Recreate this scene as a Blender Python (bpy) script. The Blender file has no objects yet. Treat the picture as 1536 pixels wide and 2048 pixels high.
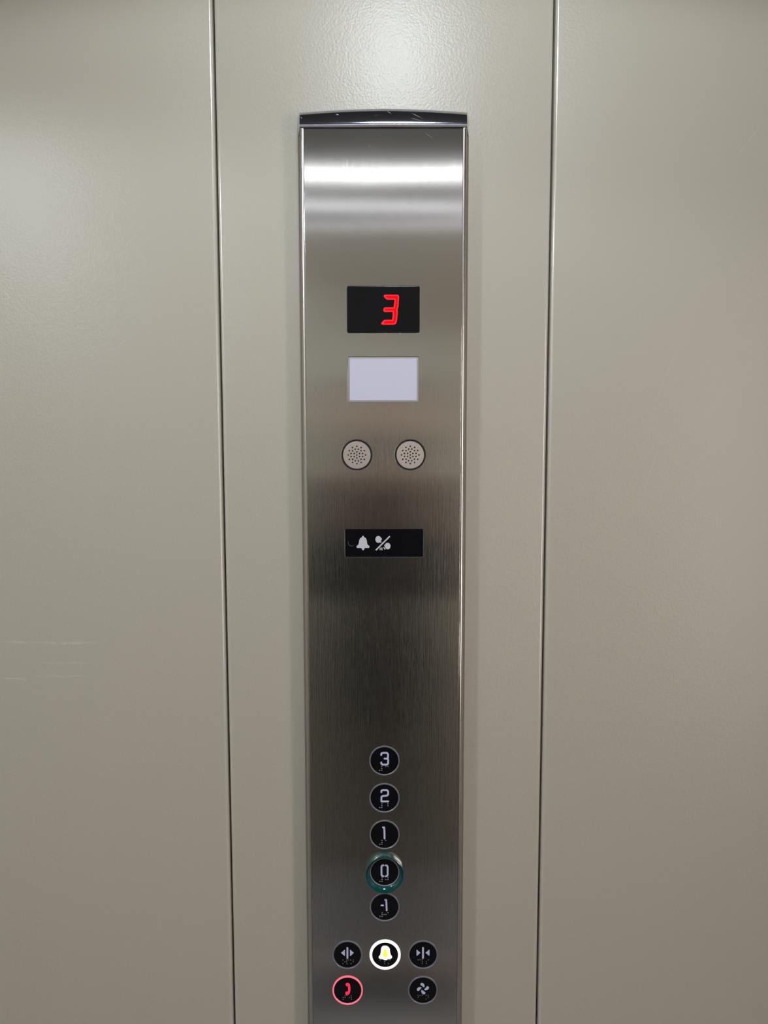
import bpy, bmesh, math, random
from mathutils import Vector, Matrix

random.seed(7)
C = bpy.context.scene.collection
S = bpy.context.scene

# ------------------------------------------------------------------ camera
F = 1539.0                       # focal length in pixels of the 1536x2048 frame
TH = math.radians(5.26)          # camera looks slightly down
ROLL = math.radians(0.10)
CAM = Vector((0.0, -0.857, 1.48))
cam_data = bpy.data.cameras.new('camera')
cam_data.sensor_fit = 'VERTICAL'
cam_data.sensor_height = 36.0
cam_data.sensor_width = 27.0
cam_data.lens = F / 2048.0 * 36.0
cam_data.clip_start = 0.01
cam = bpy.data.objects.new('camera', cam_data)
C.objects.link(cam)
cam.location = CAM
cam.rotation_euler = (Matrix.Rotation(math.pi/2 - TH, 4, 'X') @ Matrix.Rotation(-ROLL, 4, 'Z')).to_euler()
S.camera = cam

# ------------------------------------------------------------------ view, world
S.view_settings.view_transform = 'Standard'
S.view_settings.look = 'None'
S.view_settings.exposure = 0.0
S.view_settings.gamma = 1.0
S.view_settings.use_curve_mapping = False
S.cycles.use_denoising = True
S.cycles.max_bounces = 10
S.cycles.sample_clamp_indirect = 6.0

W = bpy.data.worlds.new('world'); S.world = W
W.use_nodes = True
W.node_tree.nodes['Background'].inputs[0].default_value = (0.02, 0.02, 0.02, 1)

# light levels
WASH_W   = 15.5      # downlight close over the operating panel
SPOT_W   = 26.0      # other downlights
STRIP_E  = 4.8      # ceiling light strip behind the photographer
WINDOW_E = 8.6     # landing light seen through the narrow door window
KEY_COL  = (1.0, 0.87, 0.81)
COOL     = (0.90, 1.01, 1.08)

# ------------------------------------------------------------------ cabin sizes
XL, XR, YB, ZC = -1.25, 1.20, -1.75, 2.20
YF = -0.0250                     # front plane of the operating panel

def pix(px, py, y):
    """x, z where the sight line of a photo point meets the vertical plane y."""
    u, v = (px - 767.3)/F, (py - 1024)/F
    t = (y - CAM.y)/(math.cos(TH) - v*math.sin(TH))
    return u*t, CAM.z - t*(math.sin(TH) + v*math.cos(TH))

# ------------------------------------------------------------------ materials
def mat(name, col=(0.5,)*3, rough=0.5, metal=0.0, spec=0.5, emit=None, es=1.0, coat=0.0):
    m = bpy.data.materials.new(name); m.use_nodes = True
    b = m.node_tree.nodes['Principled BSDF']
    b.inputs['Base Color'].default_value = (*col, 1)
    b.inputs['Roughness'].default_value = rough
    b.inputs['Metallic'].default_value = metal
    b.inputs['Specular IOR Level'].default_value = spec
    b.inputs['Coat Weight'].default_value = coat
    if emit:
        b.inputs['Emission Color'].default_value = (*emit, 1)
        b.inputs['Emission Strength'].default_value = es
    return m

class NG:
    def __init__(s, m): s.m = m; s.t = m.node_tree; s.b = s.t.nodes['Principled BSDF']
    def n(s, typ, **kw):
        n = s.t.nodes.new(typ)
        for k, v in kw.items():
            if k.startswith('i_'):
                key = k[2:].replace('_', ' ')
                n.inputs[key].default_value = v
            else: setattr(n, k, v)
        return n
    def l(s, a, b): s.t.links.new(a, b)
    def math(s, op, a, b=None, clamp=False):
        n = s.n('ShaderNodeMath', operation=op); n.use_clamp = clamp
        for i, v in enumerate((a, b)):
            if v is None: continue
            if isinstance(v, (int, float)): n.inputs[i].default_value = v
            else: s.l(v, n.inputs[i])
        return n.outputs[0]

def marks(g, table, plane, col, wobble=0.010):
    """scratches and scuffs: pale thin marks with their own shape"""
    gm = g.n('ShaderNodeNewGeometry')
    sp = g.n('ShaderNodeSeparateXYZ'); g.l(gm.outputs['Position'], sp.inputs[0])
    X, Z = sp.outputs['X'], sp.outputs['Z']
    wob = g.n('ShaderNodeTexNoise', i_Scale=14.0, i_Detail=3.0); g.l(gm.outputs['Position'], wob.inputs['Vector'])
    wv = g.math('MULTIPLY', g.math('SUBTRACT', wob.outputs['Fac'], 0.5), wobble)
    fl = g.n('ShaderNodeTexNoise', i_Scale=90.0, i_Detail=2.0); g.l(gm.outputs['Position'], fl.inputs['Vector'])
    total = None
    for (ax, ay, bx, by, w, st) in table:
        (x0, z0), (x1, z1) = pix(ax, ay, plane), pix(bx, by, plane)
        L = math.hypot(x1-x0, z1-z0); dx, dz = (x1-x0)/L, (z1-z0)/L
        rx, rz = g.math('SUBTRACT', X, x0), g.math('SUBTRACT', Z, z0)
        al = g.math('ADD', g.math('MULTIPLY', rx, dx), g.math('MULTIPLY', rz, dz))
        ac = g.math('ADD', g.math('ADD', g.math('MULTIPLY', rx, -dz), g.math('MULTIPLY', rz, dx)), wv)
        line = g.math('SUBTRACT', 1.0, g.math('DIVIDE', g.math('ABSOLUTE', ac), w), clamp=True)
        e = 3.0/L
        end = g.math('MULTIPLY', g.math('MULTIPLY', al, e, clamp=True),
                     g.math('MULTIPLY', g.math('SUBTRACT', L, al), e, clamp=True))
        v = g.math('MULTIPLY', g.math('MULTIPLY', line, end), st)
        total = v if total is None else g.math('MAXIMUM', total, v)
    total = g.math('MULTIPLY', total, g.math('MULTIPLY', g.math('SUBTRACT', fl.outputs['Fac'], 0.30), 4.0, clamp=True), clamp=True)
    mx = g.n('ShaderNodeMix', data_type='RGBA')
    mx.inputs['A'].default_value = g.b.inputs['Base Color'].default_value[:]
    mx.inputs['B'].default_value = col
    g.l(total, mx.inputs['Factor'])
    g.l(mx.outputs['Result'], g.b.inputs['Base Color'])
    if g.b.inputs['Metallic'].default_value > 0.5:      # a scratched groove scatters light instead of mirroring it
        g.l(g.math('SUBTRACT', 1.0, total), g.b.inputs['Metallic'])

def wall_paint():
    m = mat('grey_green_textured_paint', (0.50, 0.464, 0.394), 0.35, spec=0.5)
    g = NG(m)
    tc = g.n('ShaderNodeTexCoord')
    gm = g.n('ShaderNodeNewGeometry')
    # leather grain of the coated steel sheet
    n1 = g.n('ShaderNodeTexNoise', i_Scale=540.0, i_Detail=2.0, i_Roughness=0.5)
    n2 = g.n('ShaderNodeTexVoronoi', i_Scale=420.0)
    n2.feature = 'SMOOTH_F1'
    n3 = g.n('ShaderNodeTexNoise', i_Scale=4.0, i_Detail=2.0)
    for n in (n1, n2, n3): g.l(gm.outputs['Position'], n.inputs['Vector'])
    h = g.math('ADD', g.math('MULTIPLY', n1.outputs['Fac'], 0.6), g.math('MULTIPLY', n2.outputs['Distance'], 0.5))
    bp = g.n('ShaderNodeBump', i_Strength=0.30, i_Distance=0.0009)
    g.l(h, bp.inputs['Height'])
    bp2 = g.n('ShaderNodeBump', i_Strength=0.10, i_Distance=0.01)
    g.l(n3.outputs['Fac'], bp2.inputs['Height'])
    g.l(bp2.outputs['Normal'], bp.inputs['Normal'])
    g.l(bp.outputs['Normal'], g.b.inputs['Normal'])
    marks(g, SCRATCHES, 0.0, (0.80, 0.78, 0.70, 1))
    return m

SCRATCHES = [
    (-10, 1285, 90, 1283, 0.0012, 0.35), (60, 1284, 208, 1282, 0.0014, 0.45), (70, 1324, 200, 1323, 0.0010, 0.30),
    (-5, 1356, 60, 1354, 0.0012, 0.4), (65, 1350, 180, 1352, 0.0011, 0.35), (40, 1352, 54, 1362, 0.0009, 0.5),
    (1462, 335, 1536, 232, 0.0005, 0.30), (1305, 815, 1362, 690, 0.0005, 0.25), (1282, 1000, 1330, 860, 0.0005, 0.16),
    (1430, 1005, 1437, 1075, 0.0005, 0.22), (1068, 1100, 1070, 1230, 0.0006, 0.25),
]

def brushed(name, col, r_along, r_var, aniso, scr=0.35):
    """vertically brushed stainless steel"""
    m = mat(name, col, r_along, metal=1.0)
    g = NG(m)
    gm = g.n('ShaderNodeNewGeometry')
    mp = g.n('ShaderNodeMapping'); mp.inputs['Scale'].default_value = (2600, 2600, 26)
    g.l(gm.outputs['Position'], mp.inputs['Vector'])
    n = g.n('ShaderNodeTexNoise', i_Scale=1.0, i_Detail=3.0, i_Roughness=0.6); g.l(mp.outputs[0], n.inputs['Vector'])
    mp2 = g.n('ShaderNodeMapping'); mp2.inputs['Scale'].default_value = (900, 900, 24)
    g.l(gm.outputs['Position'], mp2.inputs['Vector'])
    nb = g.n('ShaderNodeTexNoise', i_Scale=1.0, i_Detail=2.0); g.l(mp2.outputs[0], nb.inputs['Vector'])
    hh = g.math('ADD', n.outputs['Fac'], g.math('MULTIPLY', nb.outputs['Fac'], 1.0))
    bp = g.n('ShaderNodeBump', i_Strength=scr, i_Distance=0.00022); g.l(hh, bp.inputs['Height'])
    g.l(bp.outputs['Normal'], g.b.inputs['Normal'])
    n2 = g.n('ShaderNodeTexNoise', i_Scale=22.0, i_Detail=4.0); g.l(gm.outputs['Position'], n2.inputs['Vector'])
    r = g.math('ADD', g.math('MULTIPLY', n2.outputs['Fac'], r_var), r_along - r_var*0.5)
    g.l(r, g.b.inputs['Roughness'])
    g.b.inputs['Anisotropic'].default_value = aniso
    tg = g.n('ShaderNodeTangent', direction_type='UV_MAP'); tg.uv_map = 'UVMap'
    g.l(tg.outputs[0], g.b.inputs['Tangent'])
    g.b.inputs['Anisotropic Rotation'].default_value = 0.0
    return m

def speckled(name, col, rough, metal, bump=0.05, scale=400):
    m = mat(name, col, rough, metal=metal); g = NG(m)
    gm = g.n('ShaderNodeNewGeometry')
    n = g.n('ShaderNodeTexNoise', i_Scale=scale, i_Detail=2.0); g.l(gm.outputs['Position'], n.inputs['Vector'])
    bp = g.n('ShaderNodeBump', i_Strength=bump, i_Distance=0.0004); g.l(n.outputs['Fac'], bp.inputs['Height'])
    g.l(bp.outputs['Normal'], g.b.inputs['Normal'])
    n2 = g.n('ShaderNodeTexNoise', i_Scale=30.0); g.l(gm.outputs['Position'], n2.inputs['Vector'])
    g.l(g.math('ADD', g.math('MULTIPLY', n2.outputs['Fac'], rough*0.5), rough*0.75), g.b.inputs['Roughness'])
    return m

def black_glass(name, scratch=False):
    m = mat(name, (0.005, 0.005, 0.007), 0.16, spec=0.28); g = NG(m)
    gm = g.n('ShaderNodeNewGeometry')
    n = g.n('ShaderNodeTexNoise', i_Scale=90.0, i_Detail=3.0, i_Distortion=1.5); g.l(gm.outputs['Position'], n.inputs['Vector'])
    g.l(g.math('ADD', g.math('MULTIPLY', n.outputs['Fac'], 0.16), 0.10), g.b.inputs['Roughness'])
    return m

M = {}
M['wall'] = wall_paint()
M['edge'] = mat('folded_edge_painted_highlight', (0.60, 0.56, 0.485), 0.20, spec=1.0, coat=1.0)  # paler than the sheet paint, so the colour carries the seam highlight
M['edge'].node_tree.nodes['Principled BSDF'].inputs['Coat Roughness'].default_value = 0.15
M['ceiling'] = speckled('dark_grey_ceiling_sheet', (0.11, 0.11, 0.115), 0.45, 0.0)
M['floor'] = speckled('grey_rubber_floor', (0.30, 0.29, 0.30), 0.6, 0.0, 0.3, 120)
M['gap'] = mat('black_joint', (0.012, 0.010, 0.009), 0.9)
M['plate'] = brushed('brushed_stainless_plate', (0.60, 0.60, 0.575), 0.125, 0.02, 0.85, 0.20)
M['disc'] = brushed('brushed_grille_steel', (0.72, 0.68, 0.66), 0.38, 0.05, 0.4, 0.2)
M['chrome'] = speckled('polished_chrome', (0.52, 0.54, 0.64), 0.07, 1.0, 0.02, 200)
marks(NG(M['plate']), [(757, 1285, 757, 1360, 0.0005, 0.10), (733, 1410, 735, 1455, 0.0005, 0.12), (752, 1395, 753, 1440, 0.0004, 0.10),
    (848, 264, 871, 279, 0.0004, 0.35), (739, 290, 740, 295, 0.0005, 0.5), (767, 384, 767, 389, 0.0005, 0.5)], YF, (0.75, 0.75, 0.78, 1), 0.002)
marks(NG(M['chrome']), [(822, 228, 848, 243, 0.0004, 0.7), (773, 223, 784, 231, 0.0004, 0.7), (795, 222, 815, 228, 0.0003, 0.6), (820, 240, 846, 247, 0.0003, 0.6),
    (672, 230, 679, 233, 0.0009, 1.0), (602, 236, 606, 241, 0.0007, 0.8), (748, 236, 758, 233, 0.0004, 0.5), (900, 252, 928, 254, 0.0006, 0.6), (905, 238, 909, 245, 0.0004, 0.5)],
    -0.02, (0.75, 0.75, 0.85, 1), 0.001)
M['trim'] = speckled('satin_edge_trim', (0.70, 0.68, 0.67), 0.24, 1.0, 0.02)
M['side'] = speckled('housing_side_steel', (0.50, 0.46, 0.43), 0.35, 1.0, 0.05)
M['black'] = black_glass('black_gloss_plastic')
M['dark'] = mat('dark_recess', (0.02, 0.02, 0.022), 0.5)
M['white_screen'] = mat('blank_white_screen', (0.65, 0.64, 0.79), 0.35)
M['clear'] = mat('pale_clear_bezel', (0.42, 0.40, 0.39), 0.2, spec=0.8)
M['glyph'] = mat('pale_lilac_marking', (0.62, 0.66, 0.92), 0.4)
M['icon'] = mat('pale_grey_icon', (0.64, 0.63, 0.70), 0.4)
M['dot'] = mat('raised_braille_dot', (0.50, 0.48, 0.42), 0.25, spec=0.8)
M['ring'] = mat('unlit_button_ring', (0.20, 0.20, 0.235), 0.3, spec=0.6)
M['red_digit'] = mat('red_led', (0.05, 0.0, 0.0), 0.6, spec=0.05, emit=(1.0, 0.0, 0.004), es=1.1)
M['red_edge'] = mat('red_led_rim', (0.05, 0.0, 0.0), 0.6, spec=0.05, emit=(1.0, 0.035, 0.05), es=1.0)
M['teal'] = mat('glossy_teal_plastic', (0.0, 0.075, 0.075), 0.10, spec=1.0, coat=0.6)
M['lit_white'] = mat('lit_white_ring', (0.8,)*3, 0.4, emit=(0.95, 0.97, 1.0), es=1.7)
M['lit_yellow'] = mat('lit_yellow_core', (0.8, 0.7, 0.1), 0.4, emit=(1.0, 0.83, 0.0), es=1.0)
M['lit_cream'] = mat('lit_cream_bell', (0.8, 0.8, 0.6), 0.4, emit=(1.0, 0.98, 0.75), es=1.6)
M['lit_red'] = mat('lit_red_ring', (0.5, 0.05, 0.08), 0.4, emit=(1.0, 0.16, 0.22), es=1.0)
M['lit_red_glyph'] = mat('lit_red_handset', (0.5, 0.0, 0.05), 0.4, emit=(1.0, 0.02, 0.07), es=1.2)
M['lamp'] = mat('lit_diffuser', (0.9,)*3, 0.5, emit=(0.96, 0.97, 1.0), es=STRIP_E)
M['lens'] = mat('lit_lamp_lens', (0.9,)*3, 0.5, emit=(0.97, 0.97, 1.0), es=14.0)
M['hot_lens'] = mat('bright_lamp_lens', (0.9,)*3, 0.5, emit=(0.97, 0.95, 1.0), es=70.0)
M['window'] = mat('lit_frosted_window', (0.9,)*3, 0.5, emit=KEY_COL, es=WINDOW_E)
M['door'] = speckled('satin_door_steel', (0.45, 0.44, 0.43), 0.35, 1.0)

# ------------------------------------------------------------------ mesh helpers
def link(name, me, m, parent=None, loc=None):
    o = bpy.data.objects.new(name, me)
    if m: me.materials.append(m)
    C.objects.link(o)
    if loc is not None: o.location = loc
    if parent: o.parent = parent
    return o

def from_bm(name, bm, m, parent=None, loc=None, smooth=False):
    me = bpy.data.meshes.new(name)
    bmesh.ops.recalc_face_normals(bm, faces=bm.faces[:])
    if smooth:
        for f in bm.faces: f.smooth = True
        for e in bm.edges:
            if len(e.link_faces) == 2 and e.calc_face_angle(0) > math.radians(35): e.smooth = False
    bm.to_mesh(me); bm.free()
    return link(name, me, m, parent, loc)

def add_box(bm, x0, x1, y0, y1, z0, z1):
    v = [bm.verts.new((x, y, z)) for x in (x0, x1) for y in (y0, y1) for z in (z0, z1)]
    for q in ((0,1,3,2), (4,6,7,5), (0,4,5,1), (2,3,7,6), (0,2,6,4), (1,5,7,3)):
        bm.faces.new([v[i] for i in q])

def box(name, m, x0, x1, y0, y1, z0, z1, parent=None, bevel=0):
    bm = bmesh.new(); add_box(bm, x0, x1, y0, y1, z0, z1)
    if bevel: bmesh.ops.bevel(bm, geom=bm.edges[:], offset=bevel, segments=3, affect='EDGES', profile=0.5)
    return from_bm(name, bm, m, parent, smooth=bool(bevel))

def add_prism(bm, pts, y0, y1):
    """polygon in x,z pushed out from y0 (back) to y1 (front, smaller y)"""
    a = [bm.verts.new((x, y0, z)) for x, z in pts]; b = [bm.verts.new((x, y1, z)) for x, z in pts]
    n = len(pts)
    for i in range(n): bm.faces.new((a[i], a[(i+1) % n], b[(i+1) % n], b[i]))
    bm.faces.new(b); bm.faces.new(list(reversed(a)))

def circ(cx, cz, r, n=48, rz=None):
    return [(cx + r*math.cos(2*math.pi*i/n), cz + (rz or r)*math.sin(2*math.pi*i/n)) for i in range(n)]

def rrect(x0, x1, z0, z1, r, n=6):
    out = []
    for cx, cz, a in ((x1-r, z1-r, 0), (x0+r, z1-r, 90), (x0+r, z0+r, 180), (x1-r, z0+r, 270)):
        for i in range(n+1):
            t = math.radians(a + 90*i/n); out.append((cx + r*math.cos(t), cz + r*math.sin(t)))
    return out

def filled(name, loops, y0, y1, m, parent=None, bevel=0, loc=None, uv=False):
    """flat sheet with real cut-outs: first loop is the outline, the others are holes"""
    cu = bpy.data.curves.new(name, 'CURVE'); cu.dimensions = '2D'; cu.fill_mode = 'BOTH'
    t = abs(y0 - y1)
    cu.extrude = t/2 - bevel; cu.bevel_depth = bevel; cu.bevel_resolution = 2
    cu.offset = -bevel
    for lp in loops:
        s = cu.splines.new('POLY'); s.points.add(len(lp)-1)
        for p, (x, z) in zip(s.points, lp): p.co = (x, z, 0, 1)
        s.use_cyclic_u = True
    tmp = bpy.data.objects.new('tmp', cu); C.objects.link(tmp)
    dg = bpy.context.evaluated_depsgraph_get()
    me = bpy.data.meshes.new_from_object(tmp.evaluated_get(dg))
    bpy.data.objects.remove(tmp); bpy.data.curves.remove(cu)
    ym = (y0 + y1)/2
    for v in me.vertices:
        x, y, z = v.co; v.co = (x, ym - z, y)
    me.name = name
    me.polygons.foreach_set('use_smooth', [False]*len(me.polygons))
    if uv:
        if not me.uv_layers: me.uv_layers.new(name='UVMap')
        me.uv_layers[0].name = 'UVMap'
        for l in me.loops:
            c = me.vertices[l.vertex_index].co; me.uv_layers[0].data[l.index].uv = (c.x, c.z)
    me.materials.clear()
    return link(name, me, m, parent, loc)

def lathe_y(name, prof, m, parent=None, loc=None, n=64, closed=False):
    """prof: (radius, out) with out towards the room (-y)"""
    bm = bmesh.new(); rings = []
    for r, o in prof:
        if r < 1e-7: rings.append([bm.verts.new((0, -o, 0))])
        else: rings.append([bm.verts.new((r*math.cos(2*math.pi*i/n), -o, r*math.sin(2*math.pi*i/n))) for i in range(n)])
    pairs = list(zip(rings, rings[1:])) + ([(rings[-1], rings[0])] if closed else [])
    for a, b in pairs:
        if len(a) == 1 and len(b) == 1: continue
        for i in range(n):
            j = (i+1) % n
            if len(a) == 1: bm.faces.new((a[0], b[i], b[j]))
            elif len(b) == 1: bm.faces.new((a[i], a[j], b[0]))
            else: bm.faces.new((a[i], a[j], b[j], b[i]))
    return from_bm(name, bm, m, parent, loc, smooth=True)

def add_capsule(bm, p, q, w, y0, y1, n=7):
    a = math.atan2(q[1]-p[1], q[0]-p[0]); pts = []
    for c, s in ((q, a - math.pi/2), (p, a + math.pi/2)):
        for i in range(n+1):
            t = s + math.pi*i/n; pts.append((c[0] + w*math.cos(t), c[1] + w*math.sin(t)))
    add_prism(bm, pts, y0, y1)

def strokes(name, lines, w, y0, y1, m, parent, loc=None, k=1.0):
    bm = bmesh.new(); j = 0
    for ln in lines:
        for p, q in zip(ln, ln[1:]):
            add_capsule(bm, (p[0]*k, -p[1]*k), (q[0]*k, -q[1]*k), w*k/2, y0, y1 - 8e-6*j); j += 1
    return from_bm(name, bm, m, parent, loc)

def polys(name, pls, y0, y1, m, parent, loc=None, k=1.0):
    bm = bmesh.new()
    for pl in pls: add_prism(bm, [(x*k, -y*k) for x, y in pl], y0, y1)
    return from_bm(name, bm, m, parent, loc)

def empty(name, loc, label=None, cat=None, group=None, kind=None):
    o = bpy.data.objects.new(name, None); C.objects.link(o); o.location = loc
    o.empty_display_size = 0.05
    return tag(o, label, cat, group, kind)

def tag(o, label=None, cat=None, group=None, kind=None):
    if label: o['label'] = label
    if cat: o['category'] = cat
    if group: o['group'] = group
    if kind: o['kind'] = kind
    return o

# ================================================================== THE CABIN
# ---- wall with the operating panel: coated steel sheets with rounded folded edges
wall = box('wall_back', M['gap'], XL, XR, 0.018, 0.05, 0, ZC)
tag(wall, 'grey green textured steel wall made of upright sheets with dark joints', None, None, 'structure')
def wall_sheet(x0, x1, label=None):
    R, T, n = 0.0034, 0.016, 6
    g = 0.0011
    x0 += g; x1 -= g
    pts = [(x0, T)]
    for i in range(n+1):
        a = math.pi - (math.pi/2)*i/n
        pts.append((x0 + R + R*math.cos(a), R - R*math.sin(a)))
    for i in range(n+1):
        a = math.pi/2 - (math.pi/2)*i/n
        pts.append((x1 - R + R*math.cos(a), R - R*math.sin(a)))
    pts.append((x1, T))
    bm = bmesh.new()
    lo = [bm.verts.new((x, y, 0.0)) for x, y in pts]; hi = [bm.verts.new((x, y, ZC)) for x, y in pts]
    N = len(pts)
    for i in range(N): bm.faces.new((lo[i], lo[(i+1) % N], hi[(i+1) % N], hi[i]))
    bm.faces.new(lo); bm.faces.new(hi)
    o = from_bm('wall_sheet', bm, M['wall'], wall, smooth=True)
    o.data.materials.append(M['edge'])          # smooth glossy folds, with the joint highlight painted in as a paler colour
    for p in o.data.polygons:
        c = p.center
        if abs(p.normal.x) > 0.05 and c.y < R*1.05 and abs(p.normal.z) < 0.5: p.material_index = 1
    if label: o['label'] = label
ed = [XL, -0.90, -0.54, -0.1797, 0.1813, 0.54, 0.90, XR]
names = {2: 'left wall sheet with pale scuffs', 3: 'middle wall sheet behind the operating panel', 4: 'right wall sheet with fine scratches'}
for i in range(len(ed)-1): wall_sheet(ed[i], ed[i+1], names.get(i))

tag(box('wall_front', M['wall'], XL, XR, YB-0.05, YB, 0, ZC), kind='structure')
tag(box('wall_left', M['wall'], XL-0.05, XL, YB-0.05, 0.05, 0, ZC), kind='structure')
tag(box('wall_right', M['wall'], XR, XR+0.05, YB-0.05, 0.05, 0, ZC), kind='structure')
tag(box('floor', M['floor'], XL-0.05, XR+0.05, YB-0.05, 0.05, -0.05, 0), kind='structure')
tag(box('ceiling', M['ceiling'], XL-0.05, XR+0.05, YB-0.05, 0.05, ZC, ZC+0.05), kind='structure')
tag(box('trim_1', M['trim'], XL, XR, YB, YB+0.03, ZC-0.05, ZC-0.005), kind='structure')

# ---- cabin door in the right wall with a narrow lit window
d = box('door_1', M['door'], XR-0.03, XR-0.001, -1.70, -0.80, 0.005, 2.05); tag(d, kind='structure')
wf = box('window_frame', M['trim'], XR-0.036, XR-0.029, -1.68, -1.32, 0.63, 1.87, d, 0.002)
box('window_pane', M['window'], XR-0.040, XR-0.034, -1.66, -1.34, 0.65, 1.85, wf)

# ---- ceiling lights
def strip_light():
    # gently bowed light strip across the ceiling behind the photographer
    n = 24; hw = 0.75; bm = bmesh.new()
    def yy(x): return -1.335 + 0.10*(x/0.45)**2*0.35
    def ribbon(w, z0, z1):
        top = []
        for i in range(n+1):
            x = -hw + 2*hw*i/n; y = yy(x)
            top.append([bm.verts.new((x, y+s*w, z)) for s in (-1, 1) for z in (z0, z1)])
        for a, b in zip(top, top[1:]):
            for q in ((0, 1), (1, 3), (3, 2), (2, 0)): bm.faces.new((a[q[0]], a[q[1]], b[q[1]], b[q[0]]))
        for a in (top[0], top[-1]): bm.faces.new((a[0], a[1], a[3], a[2]))
    ribbon(0.020, ZC-0.012, ZC-0.0005)
    o = from_bm('light_diffuser', bm, M['lamp'], None); return o
sl = empty('ceiling_light', (0, 0, 0), 'long bowed white light strip across the dark cabin ceiling', 'ceiling light')
strip_light().parent = sl
M['dim_lamp'] = mat('dim_lit_diffuser', (0.7,)*3, 0.5, emit=(0.92, 0.92, 1.0), es=1.7)
dl = empty('ceiling_light', (0, 0, 0), 'dim slim light strip near the ceiling corner behind the photographer', 'ceiling light')
bm = bmesh.new(); add_box(bm, -0.9, 0.9, -1.640, -1.590, ZC-0.010, ZC-0.0005)
for v in bm.verts: v.co.y -= 0.05*v.co.x
from_bm('light_diffuser', bm, M['dim_lamp'], dl)

def downlight(x, y, watts, cone, blend, label, tilt=(0, 0), r=0.045, lens='lens'):
    t = empty('downlight', (x, y, ZC), label, 'ceiling light', 'round downlights in the cabin ceiling')
    bm = bmesh.new(); n = 40
    prof = [(r+0.012, 0), (r+0.012, -0.004), (r, -0.004), (r, -0.0005)]
    rings = [[bm.verts.new((a*math.cos(2*math.pi*i/n), a*math.sin(2*math.pi*i/n), z)) for i in range(n)] for a, z in prof]
    for a, b in zip(rings, rings[1:]):
        for i in range(n): bm.faces.new((a[i], a[(i+1) % n], b[(i+1) % n], b[i]))
    from_bm('lamp_rim', bm, M['trim'], t, smooth=True)
    bm = bmesh.new()
    bm.faces.new([bm.verts.new((r*math.cos(2*math.pi*i/n), r*math.sin(2*math.pi*i/n), -0.002)) for i in range(n)])
    bm.normal_update()
    o = from_bm('lamp_lens', bm, M[lens], t)
    ld = bpy.data.lights.new('lamp_beam', 'SPOT'); ld.energy = watts; ld.color = COOL
    ld.spot_size = math.radians(cone); ld.spot_blend = blend; ld.shadow_soft_size = r
    lo = bpy.data.objects.new('lamp_beam', ld); C.objects.link(lo); lo.parent = t
    lo.location = (0, 0, -0.02 - r*0)
    lo.rotation_euler = (tilt[0], tilt[1], 0)
    return t
downlight(0.03, -0.60, WASH_W, 151, 0.10, 'round downlight closest to the operating panel', r=0.06)
downlight(-1.04, -1.36, SPOT_W, 157, 0.06, 'round downlight in the left rear corner of the ceiling', r=0.06, lens='hot_lens')

# ================================================================== OPERATING PANEL
HB = 0.0867          # half width at the front
ZB = 0.70            # bottom edge
ZP = 1.8037          # plate meets the chrome cap
cop = empty('elevator_control_panel', (0, 0, ZB), 'tall brushed steel elevator control panel with chrome top on the green wall', 'control panel')
cop_off = Vector((0, 0, -ZB))
def P(o):
    """hang a part (built in room coordinates) under the control panel"""
    o.parent = cop; o.location = o.location + cop_off; return o

# housing with slightly flared sides
bm = bmesh.new()
prof = [(-0.0915, 0.0), (-0.0880, -0.004), (-HB, -0.0225), (HB, -0.0225), (0.0880, -0.004), (0.0915, 0.0)]
lo = [bm.verts.new((x, y, ZB)) for x, y in prof]; hi = [bm.verts.new((x, y, ZP+0.002)) for x, y in prof]
for i in range(len(prof)):
    j = (i+1) % len(prof); bm.faces.new((lo[i], lo[j], hi[j], hi[i]))
bm.faces.new(lo); bm.faces.new(hi)
P(from_bm('housing', bm, M['side']))

# rounded bright trims down both edges
def side_trim(s):
    R = 0.0030; pts = [(s*HB, -0.0225)]
    for i in range(9):
        a = (math.pi/2)*i/8
        pts.append((s*(HB - R + R*math.cos(a)), -0.0232 - 0.75*R*math.sin(a)))
    pts += [(s*(HB-0.0036), -0.0253), (s*(HB-0.0038), -0.0225)]
    bm = bmesh.new()
    lo = [bm.verts.new((x, y, ZB)) for x, y in pts]; hi = [bm.verts.new((x, y, ZP)) for x, y in pts]
    for i in range(len(pts)):
        j = (i+1) % len(pts); bm.faces.new((lo[i], lo[j], hi[j], hi[i]))
    bm.faces.new(lo); bm.faces.new(hi)
    P(from_bm('edge_trim', bm, M['trim'], smooth=True))
side_trim(-1); side_trim(1)

# chrome cap: straight lower edge, arched top, sloping back to the wall
def cap():
    bm = bmesh.new(); n = 32; K = 8; rows = []
    for i in range(n+1):
        u = -1 + 2*i/n; arch = 0.0042*(1 - abs(u)**1.8)
        sec = [(0.0, ZP), (-0.0262, ZP), (-0.0268, ZP+0.0012)]
        zt = 1.8235 + arch
        for k in range(1, K+1):
            a = (math.pi/2)*k/K
            sec.append((-0.0115 - 0.0150*math.cos(a)**0.9 if k < K else -0.0115, ZP+0.0015 + (zt-ZP-0.0015)*math.sin(a*0.98)/math.sin(math.pi/2*0.98)))
        sec.append((0.0, zt+0.0008))
        rows.append([bm.verts.new((u*(HB + 0.0002 + 0.0046*max(0.0, 1 + y/0.0225)), y, z)) for y, z in sec])
    for a, b in zip(rows, rows[1:]):
        m_ = len(a)
        for k in range(m_): bm.faces.new((a[k], a[(k+1) % m_], b[(k+1) % m_], b[k]))
    bm.faces.new(rows[0]); bm.faces.new(rows[-1])
    P(from_bm('chrome_cap', bm, M['chrome'], smooth=True))['label'] = 'polished chrome cap with fine scratches'
cap()

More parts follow.
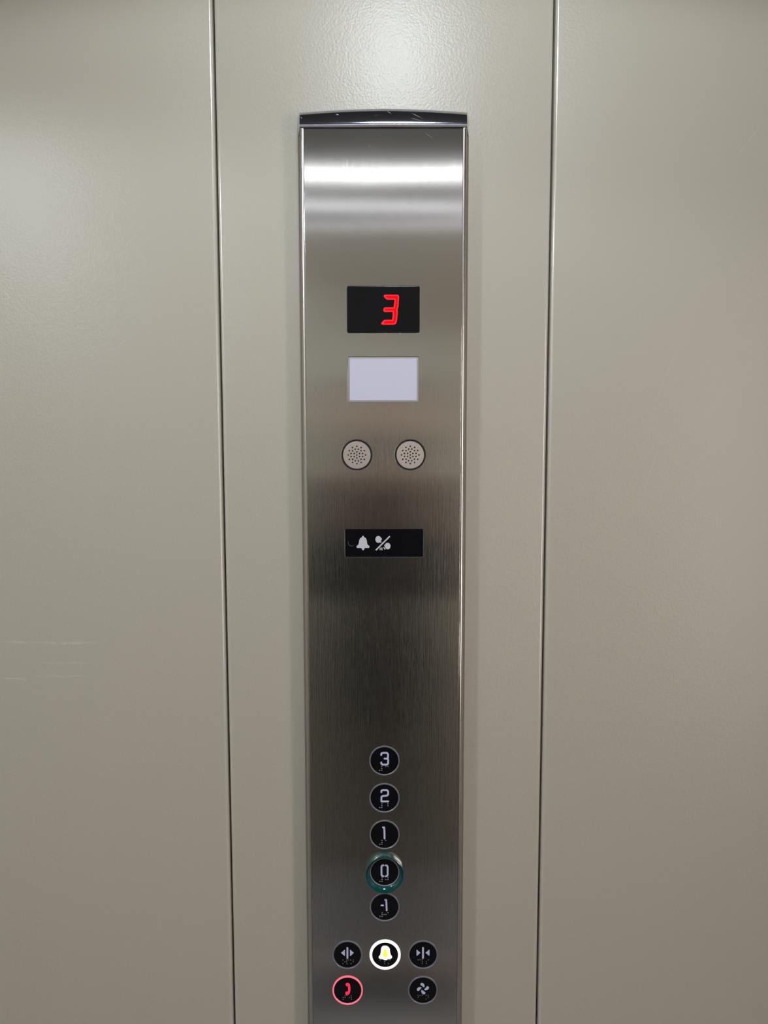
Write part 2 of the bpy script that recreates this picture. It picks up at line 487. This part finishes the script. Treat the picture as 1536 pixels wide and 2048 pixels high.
# ---- layout of the controls on the front plate
def R4(x0, y0, x1, y1):
    ax, az = pix(x0, y0, YF); bx, bz = pix(x1, y1, YF)
    return ax, bx, bz, az        # x0, x1, z0, z1
disp = (-0.0389, 0.0384, *R4(694, 572, 838, 666)[2:])
scr  = (-0.0384, 0.0375, *R4(695, 713, 836, 804)[2:])
ind  = (-0.0426, 0.0428, *R4(688, 1058, 846, 1114)[2:])
spk_z = pix(767, 910, YF)[1]
spk = [(-0.0292, spk_z), (0.0284, spk_z)]
RB = 0.0169
bz = lambda py: pix(768, py, YF)[1]
buttons = [   # kind, x, z
    ('3', 0.0, bz(1521)), ('2', 0.0, bz(1595.5)), ('1', 0.0, bz(1669)), ('0', 0.0, bz(1743.5)), ('-1', 0.0, bz(1813.5)),
    ('open', -0.0428, bz(1909)), ('alarm', 0.0004, bz(1909)), ('close', 0.0438, bz(1909)),
    ('phone', -0.0428, bz(1980)), ('fan', 0.0438, bz(1980))]

loops = [rrect(-0.0829, 0.0829, ZB+0.002, ZP-0.0008, 0.001),
         rrect(*disp, 0.0022), rrect(*scr, 0.0016), rrect(*ind, 0.0010)]
loops += [circ(x, z, 0.0168) for x, z in spk] + [circ(x, z, RB - 0.0008) for _, x, z in buttons]
P(filled('front_plate', loops, -0.0231, YF, M['plate'], bevel=0.00025, uv=True))['label'] = 'vertically brushed stainless steel front plate'

# ---- floor display with a red 3
x0, x1, z0, z1 = disp
dp = P(filled('floor_display', [rrect(x0+0.0002, x1-0.0002, z0+0.0002, z1-0.0002, 0.0021)], -0.0215, YF+0.0003, M['black'], bevel=0.0002))
dp['label'] = 'black floor display showing a red 3'
kd = 1/6.982
def dloc(pts, c=(766, 619)):
    out = []
    for a, b in pts:
        X, Z = pix(660 + a*kd, 540 + b*kd, YF); out.append((X, Z))
    return out
outer = [(748,368),(756,350),(770,345),(940,345),(960,355),(965,375),(957,510),(944,550),(947,590),(937,700),(924,745),(905,760),(885,764),(728,764),(715,750),(716,738),(750,702),(762,696),(868,695),(873,650),(876,585),(768,587),(752,580),(743,556),(752,532),(768,521),(888,520),(896,470),(901,414),(800,415),(780,404)]
cx = sum(p[0] for p in outer)/len(outer); cy = sum(p[1] for p in outer)/len(outer)
dg = filled('digit_3', [dloc(outer)], YF+0.0003, YF-0.00005, M['red_edge'])
dg.parent = dp
inner = [(772,362),(935,360),(948,378),(942,500),(926,548),(930,590),(922,690),(906,738),(885,748),(742,748),(770,712),(884,712),(892,650),(892,568),(770,568),(762,556),(770,540),(904,538),(914,470),(918,398),(808,398)]
dg2 = filled('digit_core', [dloc(inner)], YF, YF-0.00012, M['red_digit']); dg2.parent = dp

# ---- blank white screen
x0, x1, z0, z1 = scr
bz_ = P(filled('information_screen', [rrect(x0+0.0002, x1-0.0002, z0+0.0002, z1-0.0002, 0.0016)], -0.0215, YF+0.0008, M['clear'], bevel=0.0002))
bz_['label'] = 'blank white screen in a thin clear bezel'
sw = filled('screen_glass', [rrect(x0+0.0021, x1-0.0021, z0+0.0015, z1-0.0021, 0.0008)], YF+0.0010, YF+0.0002, M['white_screen'], bevel=0.0002)
sw.parent = bz_

# ---- speaker grilles
for i, (x, z) in enumerate(spk):
    rg = P(lathe_y('speaker_grille', [(0.0154, 0.0005), (0.0154, 0.0022), (0.0158, 0.0027), (0.0163, 0.0027), (0.0167, 0.0022), (0.0167, 0.0005)], M['dark'], loc=(x, -0.0225, z), closed=True))
    rg['label'] = 'round speaker grille, ' + ('left of the pair' if i == 0 else 'right of the pair')
    k = 0.000532
    holes = [(0, 0)] + [(6.2*math.cos(math.radians(30+60*j)), 6.2*math.sin(math.radians(30+60*j))) for j in range(6)]
    holes += [(12.1*math.cos(math.radians(15+30*j)), 12.1*math.sin(math.radians(15+30*j))) for j in range(12)]
    holes += [(17.5*math.cos(math.radians(30*j)), 17.5*math.sin(math.radians(30*j))) for j in range(12)]
    dsc = filled('grille_disc', [circ(0, 0, 0.0148, 64)] + [circ(a*k, b*k, 0.00083, 14) for a, b in holes], -0.0002, -0.0032, M['disc'], bevel=0.0002, uv=True)
    dsc.parent = rg
    bk = lathe_y('grille_backing', [(0, -0.0003), (0.0156, -0.0003), (0.0156, 0.0002), (0, 0.0002)], M['dark'], rg)

# ---- indicator strip with bell and speaking symbol
x0, x1, z0, z1 = ind
ip = P(filled('indicator_strip', [rrect(x0+0.0002, x1-0.0002, z0+0.0002, z1-0.0002, 0.0009)], -0.0215, YF+0.0004, M['black'], bevel=0.0002))
ip['label'] = 'black indicator strip with bell and speech symbols'
def iloc(pts): return [pix(670 + a/7.68, 1040 + b/7.68, YF) for a, b in pts]
bell = [(424,240),(434,246),(438,262),(458,272),(474,290),(484,325),(488,365),(498,382),(520,398),(524,412),(518,428),(448,430),(444,448),(426,468),(408,450),(400,430),(332,428),(322,412),(328,398),(348,382),(358,365),(364,325),(374,290),(392,272),(410,262),(414,246)]
o = filled('bell_symbol', [iloc(bell)], YF+0.0005, YF+0.0001, M['icon']); o.parent = ip
bm = bmesh.new()
add_prism(bm, iloc([(648,246),(672,248),(700,268),(716,294),(704,312),(698,330),(710,342),(700,350),(684,344),(650,352),(625,334),(612,300),(622,266)]), YF+0.0005, YF+0.0001)
add_prism(bm, iloc([(748,392),(762,376),(778,356),(802,350),(830,360),(846,388),(844,420),(826,446),(798,452),(772,440),(760,414)]), YF+0.0005, YF+0.0001)
a, b = iloc([(626,459), (830,256)]); add_capsule(bm, a, b, 0.00072, YF+0.0005, YF+0.0001)
for p, q in (((690,432),(686,456)), ((714,430),(716,460)), ((744,424),(760,450))):
    a, b = iloc([p, q]); add_capsule(bm, a, b, 0.0005, YF+0.0005, YF+0.0001)
from_bm('speech_symbol', bm, M['icon'], ip)
bm = bmesh.new()
arc = iloc([(195,335),(198,365),(215,390),(245,402),(280,392)])
for a, b in zip(arc, arc[1:]): add_capsule(bm, a, b, 0.00012, YF+0.0005, YF+0.0003)
from_bm('scratch_mark', bm, M['ring'], ip)

# ---- push buttons
GLY = {
 '3': [[(-6.4,-11.3),(-6.0,-14.4),(-3.4,-15.7),(4.6,-15.7),(7.0,-13.5),(7.1,-6.2),(5.4,-4.2)], [(0.2,-4.2),(5.4,-4.2),(7.3,-1.8),(7.3,5.4),(5.0,7.8),(-3.8,7.8),(-6.2,5.6),(-6.2,3.6)]],
 '2': [[(-6.4,-11.9),(-5.8,-14.8),(-3.6,-16.0),(4.8,-16.0),(7.2,-13.5),(7.2,-7.3),(5.0,-4.7),(-3.8,-4.2),(-6.2,-1.8),(-6.2,6.8),(7.3,6.8)]],
 '1': [[(-3.2,-15.0),(-0.8,-15.0),(-0.3,-8.0),(0.0,7.6)]],
 '0': [[(-2.6,-13.9),(-4.9,-13.4),(-6.3,-11.0),(-6.2,5.8),(-4.6,8.2),(-2.4,8.6)], [(1.9,-13.9),(4.4,-13.4),(6.0,-11.0),(6.0,5.8),(4.4,8.2),(2.0,8.6)]],
 '-1': [[(-6.4,-3.6),(-3.4,-3.6)], [(1.0,-14.8),(2.9,-14.9),(3.4,-8.0),(4.0,6.8)]],
}
r1, r2, r3 = 11.7, 15.6, 19.4
NUM = [(-5.2, r1), (-5.2, r2), (-5.2, r3), (-9.6, r3)]
BRA = {
 '3': NUM + [(2.8, r1), (7.2, r1)], '2': NUM + [(6.8, r1), (6.8, r2)], '1': NUM + [(2.4, r1)],
 '0': NUM + [(6.8, r1), (6.8, r2), (2.4, r2)], '-1': NUM + [(-1.4, r2), (2.4, r2), (6.8, r1)],
 'open': [(-9.3,10.6),(-1.4,10.6),(2.3,10.6),(6.3,10.6),(11.7,10.6),(-5.1,14.4),(-1.4,14.4),(11.3,14.4),(-9,18.2),(-.9,18.2),(7.1,18.2)],
 'close': [(-9.8,10.6),(-5.9,10.6),(-1.7,10.6),(10.7,10.6),(-1.4,14.4),(6.8,14.4),(-1.4,18.2),(6.8,18.2)],
 'alarm': [(-9.8,10.6),(-1.2,10.6),(5.7,10.6),(9.8,10.6),(-1.2,14.4),(-1.2,18.2),(6.6,18.2)],
 'phone': [(-5.2,11),(-1.4,11),(6.9,11),(-9.1,14.9),(-5.2,14.9),(3.2,14.9),(7.1,14.9),(-9.1,18.6),(7.4,18.6)],
 'fan': [(-9.8,10.6),(-5.6,10.6),(-1.4,10.6),(6.8,10.6),(10.7,10.6),(-9.3,14.4),(10.7,14.4),(6.8,18.2)],
}
BL = {'3': 'black round button marked 3', '2': 'black round button marked 2', '1': 'black round button marked 1',
      '0': 'black round button marked 0 inside a teal collar', '-1': 'black round button marked -1',
      'open': 'black door-open button with outward arrows', 'close': 'black door-close button with inward arrows',
      'alarm': 'lit alarm button with yellow bell and white ring', 'phone': 'lit phone button with red ring', 'fan': 'black button with a fan symbol'}
FACE = 0.0005         # black face stands this far in front of the plate
for kind, bx, bzz in buttons:
    dist = (YF - CAM.y)
    py = None
    k = 0.000566 if kind in '3210-1' else 0.000576
    kv = 1.0/0.975
    base = Vector((bx, YF, bzz))
    b = P(lathe_y('push_button', [(0.0, -0.0015), (0.0158, -0.0015), (0.0158, FACE-0.0004), (0.0154, FACE), (0.0, FACE)], M['black'], loc=base))
    b['label'] = BL[kind]
    rin = {'alarm': 0.0150, 'phone': 0.0159}.get(kind, 0.0156)
    rout = {'alarm': 0.0177, 'phone': 0.0174}.get(kind, 0.0170)
    rm = {'alarm': M['lit_white'], 'phone': M['lit_red']}.get(kind, M['ring'])
    lathe_y('button_ring', [(rin, 0.0004), (rin, 0.0007), (rout-0.0006, 0.0013), (rout-0.0002, 0.0013), (rout, 0.0010), (rout, 0.0000)], rm, b, closed=True)
    if kind in GLY:
        strokes('floor_number', [[(x, y*kv) for x, y in l] for l in GLY[kind]], 3.4, -FACE+0.0001, -FACE-0.0002, M['glyph'], b, k=k)
    y0, y1 = -FACE+0.0001, -FACE-0.0002
    if kind == 'open':
        strokes('door_open_symbol', [[(0,-14.6),(0,6.6)]], 3.6, y0, y1, M['glyph'], b, k=k)
        polys('arrow_symbol', [[(-12.6,-4.2),(-5.6,-10.8),(-5.0,-10.6),(-5.0,2.0),(-5.6,2.2)]], y0, y1, M['glyph'], b, k=k)
        polys('arrow_symbol', [[(12.8,-4.2),(5.8,-10.8),(5.2,-10.6),(5.2,2.0),(5.8,2.2)]], y0, y1, M['glyph'], b, k=k)
    if kind == 'close':
        strokes('door_close_symbol', [[(0,-14.6),(0,6.6)]], 3.6, y0, y1, M['glyph'], b, k=k)
        polys('arrow_symbol', [[(-5.4,-4.2),(-12.2,-10.8),(-12.8,-10.6),(-12.8,2.0),(-12.2,2.2)]], y0, y1, M['glyph'], b, k=k)
        polys('arrow_symbol', [[(5.0,-4.2),(12.2,-10.8),(12.8,-10.6),(12.8,2.0),(12.2,2.2)]], y0, y1, M['glyph'], b, k=k)
    if kind == 'alarm':
        outl = [(-1,-19.3),(3.5,-18.8),(7.4,-16),(9.2,-12),(9.8,-5),(11.2,0),(13.6,3.5),(13.6,6.5),(9,9),(5,8.6),(3,10.8),(-1.4,11),(-4,9),(-8,8.8),(-12.4,7),(-12.6,3.8),(-9.6,0),(-8.6,-5),(-8,-12),(-6.8,-16),(-4.5,-18.6)]
        o = filled('bell_symbol', [[(x*k, -y*k) for x, y in outl]], y0, y1, M['lit_cream']); o.parent = b
        o = filled('bell_core', [[(x*k, -y*k) for x, y in [(0,-12),(2.2,-10.5),(3.6,-6),(4.6,0),(4.2,3),(0,4.2),(-3.8,3),(-4.4,0),(-3.4,-6),(-2.2,-10.5)]]], y1, y1-0.0001, M['lit_yellow']); o.parent = b
    if kind == 'phone':
        ph = [(-4,-13.5),(-2.5,-15.8),(2,-15.8),(4.6,-13),(5.4,-6),(5.4,0),(4.2,5.5),(1.6,9),(-2.4,9.6),(-4.6,7.4),(-4.2,3.6),(-1.6,2),(0.4,3),(1.2,-1),(1,-6),(0.2,-9.6),(-2.4,-9)]
        o = filled('handset_symbol', [[(x*k, -y*k) for x, y in ph]], y0, y1, M['lit_red_glyph']); o.parent = b
    if kind == 'fan':
        bl = []
        for ang in (0, 90, 180, 270):
            ca, sa = math.cos(math.radians(ang)), math.sin(math.radians(ang)); pl = []
            for x, y in [(2.6,-2.8),(0.2,-3.8),(-1.8,-5.8),(-4.4,-7.6),(-5.0,-9.6),(-4.2,-11.4),(-2.2,-12.2),(0.4,-11.4),(2.6,-8.8),(3.4,-5.4)]:
                pl.append((x*ca - y*sa, x*sa + y*ca - 3.6))
            bl.append(pl)
        polys('fan_symbol', bl, y0, y1, M['glyph'], b, k=k)
    bm = bmesh.new()
    for x, y in BRA[kind]:
        rr = 0.00062 if kind in GLY else 0.00046
        n = 8; cx_, cz_ = x*k, -y*k*kv
        base_r = [bm.verts.new((cx_ + rr*math.cos(2*math.pi*i/n), -FACE, cz_ + rr*math.sin(2*math.pi*i/n))) for i in range(n)]
        mid_r = [bm.verts.new((cx_ + 0.7*rr*math.cos(2*math.pi*i/n), -FACE-rr*0.55, cz_ + 0.7*rr*math.sin(2*math.pi*i/n))) for i in range(n)]
        top = bm.verts.new((cx_, -FACE-rr*0.75, cz_))
        for i in range(n):
            j = (i+1) % n
            bm.faces.new((base_r[i], base_r[j], mid_r[j], mid_r[i])); bm.faces.new((mid_r[i], mid_r[j], top))
    from_bm('braille_dots', bm, M['dot'], b, smooth=True)
    if kind == '0':
        H = 0.0062
        pr = [(0.0172, 0.0002), (0.0173, 0.0022), (0.0195, 0.0040), (0.0206, 0.0066), (0.0210, 0.0072), (0.0214, 0.0070), (0.0217, 0.0060), (0.0219, 0.0036), (0.0222, 0.0002)]
        c_ = lathe_y('teal_collar', pr, M['teal'], b, closed=True); c_['label'] = 'glossy teal collar'

# ================================================================== THE PHOTOGRAPHER (mirrored softly in the brushed steel)
M['skin'] = mat('skin', (0.52, 0.30, 0.22), 0.5)
M['sweater'] = mat('black_knit', (0.018, 0.017, 0.020), 0.9)
M['trousers'] = mat('charcoal_cloth', (0.03, 0.03, 0.034), 0.9)
M['hair'] = mat('dark_brown_hair', (0.05, 0.03, 0.02), 0.6)
M['shoe'] = mat('black_shoe', (0.02, 0.02, 0.02), 0.4)
M['phone'] = mat('black_phone', (0.02, 0.02, 0.025), 0.2)

def skinned(name, verts, edges, m, parent=None, sub=2, root=0):
    me = bpy.data.meshes.new(name)
    me.from_pydata([v[:3] for v in verts], edges, []); 
    o = link(name, me, m, parent)
    md = o.modifiers.new('skin', 'SKIN'); md.use_smooth_shade = True
    for i, v in enumerate(verts):
        sv = me.skin_vertices[0].data[i]; r = v[3]
        sv.radius = r if isinstance(r, tuple) else (r, r)
        sv.use_root = (i == root)
    s_ = o.modifiers.new('subsurf', 'SUBSURF'); s_.levels = sub; s_.render_levels = sub
    return o

def photographer():
    V, E = [], []
    def v(x, y, z, r, prev=None):
        if y < -1.1: y += 0.12           # stand a little closer
        V.append((x, y, z, r)); i = len(V)-1
        if prev is not None: E.append((prev, i))
        return i
    pel = v(0, -1.32, 0.92, (0.15, 0.10))
    sp = v(0, -1.32, 1.08, (0.125, 0.09), pel)
    ch = v(0, -1.32, 1.26, (0.15, 0.10), sp)
    nk = v(0, -1.30, 1.385, 0.052, ch)
    nk2 = v(0, -1.275, 1.435, 0.050, nk)
    jaw = v(0, -1.262, 1.475, (0.062, 0.075), nk2)
    hd = v(0, -1.265, 1.555, (0.074, 0.092), jaw)
    tp = v(0, -1.27, 1.625, (0.055, 0.07), hd)
    ns = v(0, -1.165, 1.515, 0.012, hd)
    for s in (-1, 1):
        v(s*0.078, -1.275, 1.53, 0.012, hd)                     # ear
        sh = v(s*0.165, -1.32, 1.335, 0.052, ch)
        el = v(s*0.215, -1.20, 1.10, 0.040, sh)
        wr = v(s*0.085, -0.965, 1.325, 0.024, el)
        pm = v(s*0.060, -0.905, 1.385, (0.014, 0.028), wr)
        for k in range(4):                                       # fingers close round the phone back
            z = 1.435 - k*0.020; L = (0.9, 1.0, 0.95, 0.78)[k]
            f1 = v(s*(0.060), -0.885, z, 0.0085, pm)
            f2 = v(s*(0.052), -0.868 + 0.010, z+0.002, 0.008, f1)
            f3 = v(s*(0.052 - 0.020*L), -0.852, z+0.003, 0.007, f2)
        t1 = v(s*0.050, -0.905, 1.400, 0.010, pm)
        t2 = v(s*0.030, -0.890, 1.425, 0.009, t1)
        hp = v(s*0.09, -1.32, 0.86, 0.085, pel)
        kn = v(s*0.105, -1.31, 0.49, 0.055, hp)
        an = v(s*0.11, -1.345, 0.10, 0.034, kn)
        v(s*0.125, -1.22, 0.045, (0.038, 0.022), an)
    body = skinned('person', V, E, M['skin'])
    tag(body, 'person in long black coat holding up a phone, facing the control panel', 'person')
    # clothing
    V, E = [], []
    hem = v(0, -1.32, 0.72, (0.235, 0.15)); pel = v(0, -1.32, 0.90, (0.225, 0.14), hem); sp = v(0, -1.32, 1.08, (0.205, 0.13), pel)
    ch = v(0, -1.32, 1.26, (0.205, 0.125), sp); v(0, -1.305, 1.365, 0.075, ch)
    for s in (-1, 1):
        sh = v(s*0.17, -1.32, 1.335, 0.070, ch); el = v(s*0.215, -1.20, 1.10, 0.056, sh)
        v(s*0.100, -0.99, 1.305, 0.036, el)
    skinned('coat', V, E, M['sweater'], body)
    V, E = [], []
    pel = v(0, -1.32, 0.92, (0.165, 0.115))
    for s in (-1, 1):
        hp = v(s*0.09, -1.32, 0.84, 0.105, pel); kn = v(s*0.105, -1.31, 0.49, 0.075, hp)
        v(s*0.11, -1.345, 0.03, 0.060, kn)
    skinned('trousers', V, E, M['trousers'], body)
    for s in (-1, 1):
        V, E = [], []
        a = v(s*0.11, -1.37, 0.045, (0.045, 0.04)); b = v(s*0.12, -1.27, 0.045, (0.048, 0.036), a); v(s*0.13, -1.18, 0.035, (0.044, 0.028), b)
        skinned('shoe', V, E, M['shoe'], body)
    V, E = [], []
    a = v(0, -1.31, 1.50, (0.085, 0.06)); b = v(0, -1.30, 1.58, (0.090, 0.085), a); v(0, -1.27, 1.63, (0.075, 0.085), b)
    skinned('hair', V, E, M['hair'], body)
    ph = box('smartphone', M['phone'], -0.012, 0.060, -0.8705, -0.8625, 1.345, 1.492, bevel=0.003)
    tag(ph, 'black smartphone held upright in both hands', 'phone')
photographer()
